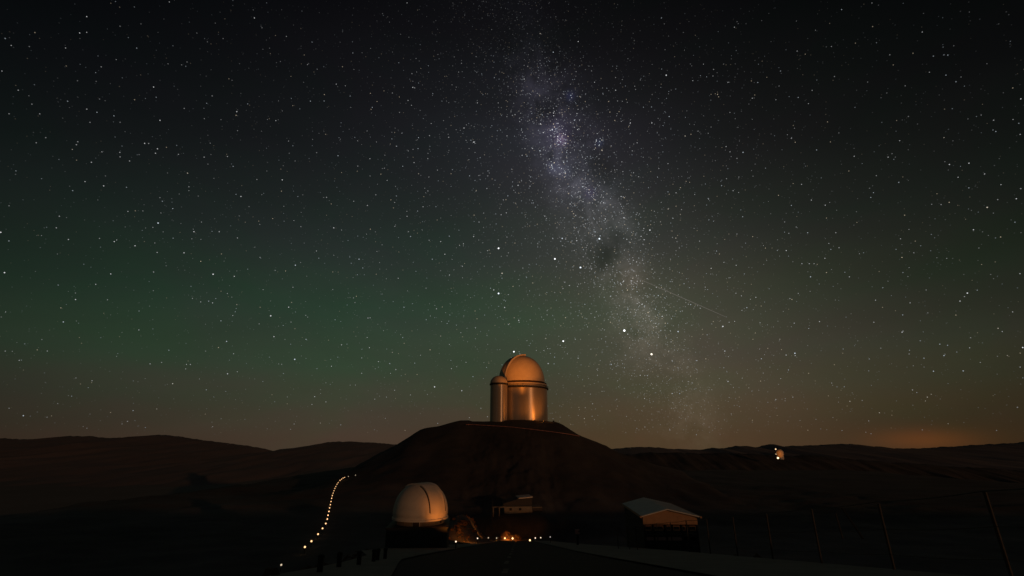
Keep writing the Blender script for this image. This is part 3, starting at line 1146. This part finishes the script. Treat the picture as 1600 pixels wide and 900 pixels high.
def dry_shrub(px, D, hgt, spread, seed, label):
    rs = random.Random(seed)
    g = ground_at(px, D)
    o = empty('dry_shrub', g, label=label, cat='shrub', group='dry shrubs at the road end')
    st, lf = MB(), MB()
    for k in range(34):
        a = rs.uniform(0, 6.283)
        lean = rs.uniform(.1, 1.0) * spread
        h = hgt * rs.uniform(.55, 1.05) * (1 - .35 * lean / spread)
        tip = Vector((math.cos(a) * lean, math.sin(a) * lean, h))
        mid = tip * .55 + Vector((rs.gauss(0, .08), rs.gauss(0, .08), .12 * h))
        st.tube([(0, 0, -.1), mid, tip], [.03, .018, .006], 3)
        for j in range(16):
            f = rs.uniform(.3, 1.05)
            c = tip * f + Vector((rs.gauss(0, .10), rs.gauss(0, .10), rs.gauss(0, .10)))
            u = Vector((rs.gauss(0, 1), rs.gauss(0, 1), rs.gauss(0, 1) + .6)).normalized() * rs.uniform(.06, .15)
            w = u.orthogonal().normalized() * rs.uniform(.015, .035)
            lf.add([c - w, c + u * .5 + w * .6, c + u, c + w], [(0, 3, 1), (1, 2, 0)])
    st.build('twigs', 'stone', o)
    lf.build('foliage', 'straw', o)


for k, (px, D, h_, sp_, lb) in enumerate(((785.5, 128.4, 2.1, 1.0, 'dry shrub behind the left lamp of the glowing pair'), (792, 129.4, 2.5, 1.2, 'tallest dry shrub, behind the gap between the two orange lamps'),
                                          (798.5, 128.0, 2.2, 1.1, 'dry shrub behind the right lamp of the glowing pair'), (806, 128.6, 1.9, 1.1, 'dry shrub right of the two orange lamps'),
                                          (812, 130.0, 1.3, .8, 'lowest dry shrub, at the right end of the glowing clump'))):
    dry_shrub(px, D, h_, sp_, 50 + k, lb)

# ------------------------------------------------------------------ low building in the saddle, with pipe portals
D3 = 150.0
cb0 = at(810, 803, D3)
gcb = float(terrain(cb0.x, cb0.y))
K3 = D3 / F
cbl = empty('saddle_building', (cb0.x, cb0.y, gcb), R(8), label='low pale building with sloping roof below the hill, centre', cat='building')
zb = cb0.z - gcb
X0, X1 = -22 * K3, 22 * K3
MB().box(X0 + .2, X1 - .2, .2, 7, -1.5, zb).build('plinth', 'wall', cbl)
wl3 = MB().box(X0, X1, 0, 7.2, zb, zb + 10.5 * K3).build('wall', 'pale', cbl)
for k in range(2):
    xa = X0 + 1.6 + k * 3.1
    w_ = MB().box(xa, xa + .8, -.05, .06, zb + 1.0, zb + 1.75).build('window', 'slot', cbl)
    MB().box(xa + .06, xa + .74, -.062, -.052, zb + 1.06, zb + 1.69).build('pane', 'glass', w_)
MB().prism([(X0 - .2, zb + 10.6 * K3), (X1 + .2, zb + 10.6 * K3), (X1 + .2, zb + 22.5 * K3), (X1 - 20 * K3, zb + 21 * K3), (X0 - .2, zb + 14.5 * K3)], 1.2, 7.6).build('upper_storey', 'wall', cbl)
MB().prism([(X1 - 20.5 * K3, zb + 21.3 * K3), (X1 + .35, zb + 22.8 * K3), (X1 + .35, zb + 24.2 * K3), (X1 - 20.5 * K3, zb + 22.6 * K3)], .7, 8).build('roof', 'roof', cbl)
MB().box(X1 + .02, X1 + 17 * K3, .6, 5.5, zb + 3.5 * K3, zb + 8 * K3).build('side_annex', 'wall', cbl)
MB().box(X1 + .3, X1 + 16 * K3, .3, 5.8, zb + 8.1 * K3, zb + 9.2 * K3).build('annex_roof', 'concrete', cbl)
for k, px in enumerate((770.8, 780.2)):
    p0 = at(px, 806.5, D3 - 4)
    gzp = float(terrain(p0.x, p0.y))
    top = at(px, 793.2, D3 - 4)
    e1 = at(px + (8.6, 9.8)[k], 792.6, D3 - 2)
    pp = empty('pipe_portal', (p0.x, p0.y, gzp), label='pale inverted-L pipe beside the low saddle building, %s of the two' % ('left' if k == 0 else 'right'), cat='pipe', group='pipe portals by the saddle building')
    q = Vector((p0.x, p0.y, gzp))
    MB().tube([Vector((0, 0, -.3)), top - q], .17, 8).build('upright', 'pale', pp)
    MB().tube([top - q + Vector((-.12, 0, .12)), e1 - q + Vector((0, 0, .12))], .15, 8).build('crossbar', 'pale', pp)
mast = at(769.5, 778, D3 - 5)
gm = float(terrain(mast.x, mast.y))
tag(MB().tube([(0, 0, -.3), (0, 0, mast.z - gm)], [.07, .03], 6).build('thin_mast', 'rail', None, loc=(mast.x, mast.y, gm)), 'thin bare mast left of the pipe portals', 'mast')

# raised barrier arm right of the road
bq = at(902, 831, 62)
gb = float(terrain(bq.x, bq.y))
br = empty('road_barrier', (bq.x, bq.y, gb), label='small barrier with tilted thin arm, right of the road', cat='barrier')
MB().box(-.14, .14, -.12, .12, -.4, bq.z - gb - .25).build('stand', 'postm', br)
MB().box(-.28, .28, -.14, .14, bq.z - gb - .25, bq.z - gb + .3).build('counterweight', 'redrail', br)
aq = at(917.5, 819.5, 62)
MB().tube([Vector((.1, -.18, bq.z - gb)), aq - Vector((bq.x, bq.y, gb))], [.06, .035], 6).build('arm', 'rail', br)

# ------------------------------------------------------------------ long low shelter in the left valley
D4 = 104.0
K4 = D4 / F
s4 = at(150, 838, D4)
g4 = float(terrain(at(270, 838, D4).x, s4.y))
lc = empty('long_shelter', (at(270, 838, D4).x, s4.y, g4), label='long low shelter with roof edge tinted as lit red in the dark valley, left', cat='shelter')
zf = s4.z - g4
XL, XR = -122 * K4, 130 * K4
MB().box(XL, XR, 0, 7, zf, zf + .32).build('roof_slab', 'concrete', lc)
MB().box(-95 * K4, -8 * K4, -.12, -.01, zf - .12, zf + .40).build('roof_fascia', 'ruddy', lc)
MB().box(XL + 1, XR - .5, 6.6, 6.9, -1, zf - .01).build('back_wall', 'wall', lc)
for k, px in enumerate((-120, -76, 2, 60, 126)):
    MB().box(px * K4 - .3, px * K4 + .3, .1, .7, -1.5, zf - .01).build('column', 'ruddy' if k == 1 else 'concrete', lc)

# ------------------------------------------------------------------ tiny far dome on the right spur
D5 = 640.0
f0 = at(1219, 710.5, D5)
fd_ = empty('far_dome_building', (f0.x, f0.y, f0.z - 6), label='tiny orange-lit dome far away on the right horizon', cat='observatory')
K5 = D5 / F
MB().lathe([(0, 0), (4.6 * K5, 0), (4.6 * K5, 6), (0, 6)], 32).build('base_wall', 'white', fd_, True)
MB().lathe([(5.4 * K5, 6), (5.4 * K5, 6 + 2.5 * K5)] + [(5.4 * K5 * math.cos(p), 6 + 2.5 * K5 + 5.6 * K5 * math.sin(p)) for p in np.linspace(0, 1.57, 12)], 32).build('dome', 'white', fd_, True)


def far_lamp(px, py, D, rad, strength, label, power=0):
    p = at(px, py, D)
    o = empty('yard_lamp', (p.x, p.y, p.z - 2.2), label=label, cat='lamp', group='yard lamps at the far dome')
    MB().tube([(0, 0, -6), (0, 0, 2.2 - rad)], .12, 6).build('lamp_post', 'dark', o)
    MB().lathe([(0.001, 2.2 - rad)] + [(rad * math.cos(q), 2.2 + rad * math.sin(q)) for q in np.linspace(-1.45, 1.45, 9)] + [(0.001, 2.2 + rad)], 12).build('bulb', emit('yard_bulb', (1, .66, .36), strength), o, True)
    if power:
        L = bpy.data.lights.new('lamp_light', 'SPOT')
        L.energy, L.color, L.shadow_soft_size = power, SODIUM, .4
        L.spot_size, L.spot_blend = R(38), .6
        lo = bpy.data.objects.new('lamp_light', L)
        C.objects.link(lo)
        lo.parent = o
        lo.location = (0, 0, 2.2 + rad + .6)
        lo.rotation_euler = (Vector((f0.x, f0.y, f0.z + 4)) - o.location - lo.location).to_track_quat('-Z', 'Y').to_euler()


far_lamp(1212, 701.8, D5 - 16, .8, 1.6, 'tiny lit lamp at the left edge of the far dome')
far_lamp(1215.6, 715.6, D5 - 22, 1.1, 3.5, 'tiny bright lamp just below the far dome', 6500)
far_lamp(1212.5, 709.5, D5 - 20, .7, .6, 'tiny dim reddish lamp between the two brighter ones by the far dome')

# ------------------------------------------------------------------ stars
STAR_R = 16000.0
PXA = 1.0 / (F * 0.64)          # one picture pixel (1024 wide) as an angle at the frame centre
bright = """1018 553.5 5;975.5 516.5 5;936.5 373 4.4;907 418 4.2;867 404.5 4;779 388 4;779 458.5 4;880 533 4;803 549.5 4;36.5 649.5 3.5;1242 552 3.5;
441 281 2.5;578 248 2;647 254 1.8;654 271.5 2;661 323 2.2;574 321 2;521.5 356 2.5;636 338 2;641.5 369.5 2;561 405 2.5;461.5 414.5 2.5;675.5 405 2.2;722.5 416 2.2;784.5 427 3;702 369 2;748.5 347 1.8;
246 232.5 2.8;293 270.5 2.6;376.5 307 2.5;247 348.5 3;303 362 2.6;162 290.5 2.4;178.5 377.5 2.6;211 384 2.4;287.5 395 2.4;173 428 2.5;333 428.5 3;7 426 3;1 363 3;202.5 251.5 2;319 245.5 2;88 356 1.8;240 425 1.8;113 233.5 2;
1015.5 359.5 3;1006.5 374.5 2.6;1056 372 2.6;1051.5 341 2;1063 335 2;970.5 307 2.4;987 439 2.6;882.5 441 2.2;901 376 2.4;878.5 372.5 3;1145.5 298 2.2;1127.5 290 2;1134.5 229 2.2;1161 238 2.4;809.5 289.5 2.4;920 301 2.6;862 258 3;863.5 263 2.6;882 267 2.2;936 227.5 2.6;
1041 117.5 3;962 141 2.8;903.5 65 2.6;864.5 81.5 2.4;844 52.5 2.4;819 123.5 2.4;901.5 177.5 2.5;902.5 202.5 2.4;1018.5 192 2.4;1033.5 28 2.2;1147.5 42.5 2.2;1082.5 126 2.2;1070.5 212.5 2.8;1175.5 153.5 2.2;929 128.5 2;937 221 2.8;
740.5 222 3;725 200 2.6;645 136.5 2.4;637.5 157 2.2;485 158 2.2;431 188.5 2;636 4.5 2;135.5 26 2.6;124.5 51.5 2.6;135.5 50.5 2.2;240 136 2.8;250 188 2.4;17.5 71 2;28.5 141 1.8;370 174.5 2.4;397.5 28 2.4;264.5 3 2.2;178 181 2.2;151.5 175.5 2.2;226 224 2.4;102.5 75 2;3 111 2;
1595 154.5 2.8;1556 205.5 2.2;1481 86 1.8;1475 215 2;1441 50 1.8;1594 210 2.2;1315 15 1.8;1542.5 324 3;1514 255 2.4;1483.5 257 2.4;1497 277 2;1521 359 2.4;1236.5 321 2.2;1253 412 2.2;1264.5 412 2.2;1266.5 432.5 2.4;1311 387 2;1588 310.5 2.4;1252.5 288 2;1564 288.5 2;
118 468 2.4;99 503 2.4;354 533.5 2.8;217 515.5 2.2;370 476 2.2;326 470.5 2;355.5 584 2.4;297.5 569.5 2;234.5 568.5 2;112 619 2;245 639 2;227 668 2;30 563 1.8;
423 493.5 3;428 526 2.8;451 480 2.8;460.5 561.5 3;575 497 2.2;682 482.5 2;688.5 525 2.2;679 604.5 3;721.5 610.5 2.8;613 550.5 2;618.5 577.5 2.2;739 588.5 2.2;788.5 480.5 2.6;794.5 507 2;771.5 453 2.4;500.5 661 2.2;
1059.5 518 3;1129.5 510 3;955 569.5 2.6;856.5 568 2.6;1132.5 548.5 2.4;1137.5 596 2.8;1050.5 615 2.4;1062 615 2.4;953 642 2.2;913 654 2.4;914.5 637 2.2;866.5 558 2;810.5 500.5 2.6;803.5 496.5 2.2;977 555 2.2;1170 606 2.2;1088 563.5 2;
1511.5 458 3;1500 470.5 2.4;1409.5 519 2.8;1458.5 580 2.8;1475 555.5 2.6;1505 579.5 2.4;1559.5 513 2.6;1566 518 2.2;1598 543 3;1328 627 2.4;1374 645 2.4;1449 620.5 2.4;1455 616 2;1446 626.5 2;1481.5 662 2;1594 573.5 2.2;1574 555.5 2;1232 578 2.2;1218.5 530 2;1241 505 2;1368 469 2;1410.5 492 2;1515 543.5 2;1480.5 539.5 2"""
BL = [tuple(map(float, s.split())) for s in bright.replace('\n', '').split(';') if s.strip()]
special = {0: 'brightest white star right of the hilltop dome, lower of the close pair', 1: 'brilliant white star right of the hilltop dome, upper of the close pair',
           2: 'bright bluish star at the top of the dark patch in the Milky Way', 3: 'bright bluish star left of the dark patch in the Milky Way',
           4: 'bright white star left of the cross-shaped group in the Milky Way', 5: 'bright white star high above the hilltop dome, upper of two',
           6: 'bright white star high above the hilltop dome, lower of two', 7: 'bright white star just up and right of the hilltop dome',
           8: 'bright white star almost touching the top of the hilltop dome', 9: 'bright star low over the far left mountain',
           10: 'bright star above the right-hand ridge, right of the Milky Way'}
star_m = {}
# name every other star by its part of the sky and its order there from the left
cells = {}
for k, (x, y, b) in enumerate(BL):
    if k not in special:
        cells.setdefault((min(int(x // 320), 4), min(int(y // 170), 3)), []).append((x, k))
star_label = {}
for (cx_, cy_), lst in cells.items():
    for j, (x, k) in enumerate(sorted(lst)):
        star_label[k] = 'small bright star, %s from the left among those in the %s %s sky' % (
            ORD[j], ('top', 'upper', 'middle', 'lower')[cy_], ('far left', 'left', 'central', 'right', 'far right')[cx_])


def star_mesh(key, col, strength):
    bm = bmesh.new()
    bmesh.ops.create_icosphere(bm, subdivisions=2, radius=1)
    me = bpy.data.meshes.new('star')
    bm.to_mesh(me)
    bm.free()
    me.materials.append(emit('starlight', col, strength, False))
    star_m[key] = me
    return me


def dim_el(d):
    """air and haze dim the stars low down; the top of this exposure is dark as well"""
    return float(np.interp(d.z, [0, .03, .12, .3, .55, .75], [.35, .6, .9, 1, .85, .6]))


for k, (x, y, b) in enumerate(BL):
    d = direction(x, y)
    tier = 5 if b >= 4.8 else 4 if b >= 3.9 else 3 if b >= 2.9 else 2 if b >= 2.35 else 1
    blue = k in (2, 3) or random.random() < .2
    low = d.z < .1 or (not blue and random.random() < .14)
    key = (tier, blue, low)
    col = (.80, .90, 1.0) if blue else (1.0, .90, .74) if low else (.96, .98, 1.0)
    st = {5: 2.6, 4: 1.5, 3: .75, 2: .52, 1: .38}[tier] * (.75 if low else 1)
    me = star_m.get(key) or star_mesh(key, col, st)
    o = bpy.data.objects.new('star', me)
    C.objects.link(o)
    o.location = CAM + d * STAR_R
    rad = {5: .98, 4: .80, 3: .60, 2: .50, 1: .44}[tier] * dim_el(d) ** .4
    # further off the lens axis a star spreads over more pixels; the angle itself stays the same
    ax = d.y * CP + d.z * SP
    o.scale = [STAR_R * PXA * rad * ax ** 1.2] * 3
    tag(o, special.get(k) or star_label[k], 'star', 'bright stars')

# faint stars: one mass over the whole sky, thicker along the Milky Way
def star_field(name, dirs, rad, col, label):
    n = len(dirs)
    a = rng.normal(size=(n, 3))
    e1 = np.cross(dirs, a)
    e1 /= np.linalg.norm(e1, axis=1)[:, None]
    e2 = np.cross(dirs, e1)
    c = dirs * (STAR_R * 1.02) + np.array(CAM)
    r = (rad * STAR_R * PXA)[:, None]
    V = np.stack([c + e1 * r, c + e2 * r, c - e1 * r, c - e2 * r, c + dirs * r, c - dirs * r], 1).reshape(-1, 3)
    base = np.array([(0, 1, 4), (1, 2, 4), (2, 3, 4), (3, 0, 4), (1, 0, 5), (2, 1, 5), (3, 2, 5), (0, 3, 5)])
    Fc = (base[None] + 6 * np.arange(n)[:, None, None]).reshape(-1, 3)
    me = bpy.data.meshes.new(name)
    me.vertices.add(len(V))
    me.vertices.foreach_set('co', V.ravel())
    me.loops.add(Fc.size)
    me.loops.foreach_set('vertex_index', Fc.ravel().astype(np.int32))
    me.polygons.add(len(Fc))
    me.polygons.foreach_set('loop_start', (np.arange(len(Fc)) * 3).astype(np.int32))
    me.update(calc_edges=True)
    at_ = me.color_attributes.new('starlight', 'FLOAT_COLOR', 'POINT')
    rgba = np.ones((n, 6, 4), np.float32)
    rgba[:, :, :3] = col[:, None, :]
    at_.data.foreach_set('color', rgba.ravel())
    m = emit('faint_starlight', (1, 1, 1), 1.0, False)
    vc = m.node_tree.nodes.new('ShaderNodeVertexColor')
    vc.layer_name = 'starlight'
    em = [n_ for n_ in m.node_tree.nodes if n_.type == 'EMISSION'][0]
    m.node_tree.links.new(vc.outputs[0], em.inputs[0])
    # starlight adds to the glow of the air in front of it (front and back face of each star both add)
    em.inputs[1].default_value = .5
    tr = m.node_tree.nodes.new('ShaderNodeBsdfTransparent')
    ad = m.node_tree.nodes.new('ShaderNodeAddShader')
    m.node_tree.links.new(em.outputs[0], ad.inputs[0])
    m.node_tree.links.new(tr.outputs[0], ad.inputs[1])
    m.node_tree.links.new(ad.outputs[0], [n_ for n_ in m.node_tree.nodes if n_.type == 'OUTPUT_MATERIAL'][0].inputs[0])
    me.materials.append(m)
    o = bpy.data.objects.new(name, me)
    C.objects.link(o)
    return tag(o, label, 'stars', kind='stuff')


def star_colors(n, lo, hi, dirs, power=2.2, dims=(.30, .50, .8, 1, .62, .16, .15)):
    z = dirs[:, 2]
    caz = dirs[:, 1] / np.maximum(np.hypot(dirs[:, 0], dirs[:, 1]), 1e-3)
    edge = np.clip(1 - 1.25 * np.minimum(1 - caz, .42), .4, 1)
    s = lo + (hi - lo) * rng.random(n) ** power
    tint = rng.random((n, 1))
    c = np.where(tint < .3, np.array([[.80, .90, 1.0]]), np.where(tint < .8, np.array([[.97, .98, 1.0]]), np.array([[1.0, .82, .58]])))
    dim = np.interp(z, [0, .03, .12, .3, .60, .72, 1], dims)
    return c * (s * dim * edge)[:, None]


N = 30000
z = rng.random(N) * .985 + .012
a = rng.random(N) * 2 * math.pi
h = np.sqrt(1 - z * z)
dirs = np.stack([h * np.cos(a), h * np.sin(a), z], 1)
rad = .28 + .16 * rng.random(N)
star_field('faint_stars', dirs, rad, star_colors(N, .04, .72, dirs, 6.5), 'countless faint stars scattered over the whole night sky')
N = 52000
ang = rng.random(N) * 2 * math.pi
offs = np.where(rng.random(N) < .5, rng.normal(0, .048, N), rng.normal(.015, .16, N))
A, B, Nn = np.array(MWA), np.array(MWB), np.array(MWN)
dirs = (np.cos(ang)[:, None] * A + np.sin(ang)[:, None] * B) * np.cos(offs)[:, None] + Nn * np.sin(offs)[:, None]
keep = dirs[:, 2] > .015
for px, py, sg in ((947, 398, .030), (965, 372, .022)):
    q = np.array(direction(px, py))
    keep &= rng.random(N) > .85 * np.exp(-2 * (1 - dirs @ q) / sg ** 2)
dirs = dirs[keep]
n = len(dirs)
star_field('milky_way_stars', dirs, .30 + .14 * rng.random(n), star_colors(n, .05, .66, dirs, 4.0, (.15, .22, .45, .9, .95, .12, .1)), 'dense grain of faint stars along the Milky Way')
# small clusters in the band
dl_ = []
for px, py, sp, k in ((877, 218, 6, 36), (868, 203, 14, 44), (864, 260, 8, 16), (884, 268, 8, 14), (900, 305, 10, 22), (922, 303, 7, 12), (938, 223, 4, 8), (890, 150, 4, 6),
                      (930, 340, 22, 50), (985, 440, 25, 50), (1010, 500, 30, 60)):
    for _ in range(k):
        dl_.append(tuple(direction(px + random.gauss(0, sp), py + random.gauss(0, sp))))
dirs = np.array(dl_)
n = len(dirs)
star_field('star_clusters', dirs, .34 + .2 * rng.random(n), star_colors(n, .12, .8, dirs, 1.8, (.2, .4, .6, .9, 1.15, .3, .2)), 'small knots of close stars within the bright Milky Way')

# the thin satellite trail right of the Milky Way, built as a glowing tube
d0, d1m = direction(983, 429), direction(1136, 496)
pts = [CAM + (d0 + (d1m - d0) * f).normalized() * (STAR_R * .99) for f in np.linspace(0, 1, 12)]
rr = [STAR_R * PXA * .20 * (0.35 + 0.65 * math.sin(math.pi * (f * .9 + .05))) for f in np.linspace(0, 1, 12)]
o_ = pts[0].copy()
tag(MB().tube([p - o_ for p in pts], rr, 5).build('satellite_trail', emit('satellite_trail_light', (1, .90, .80), .16, False), None, loc=o_),
    'thin pale satellite trail slanting down right of the Milky Way', 'satellite')
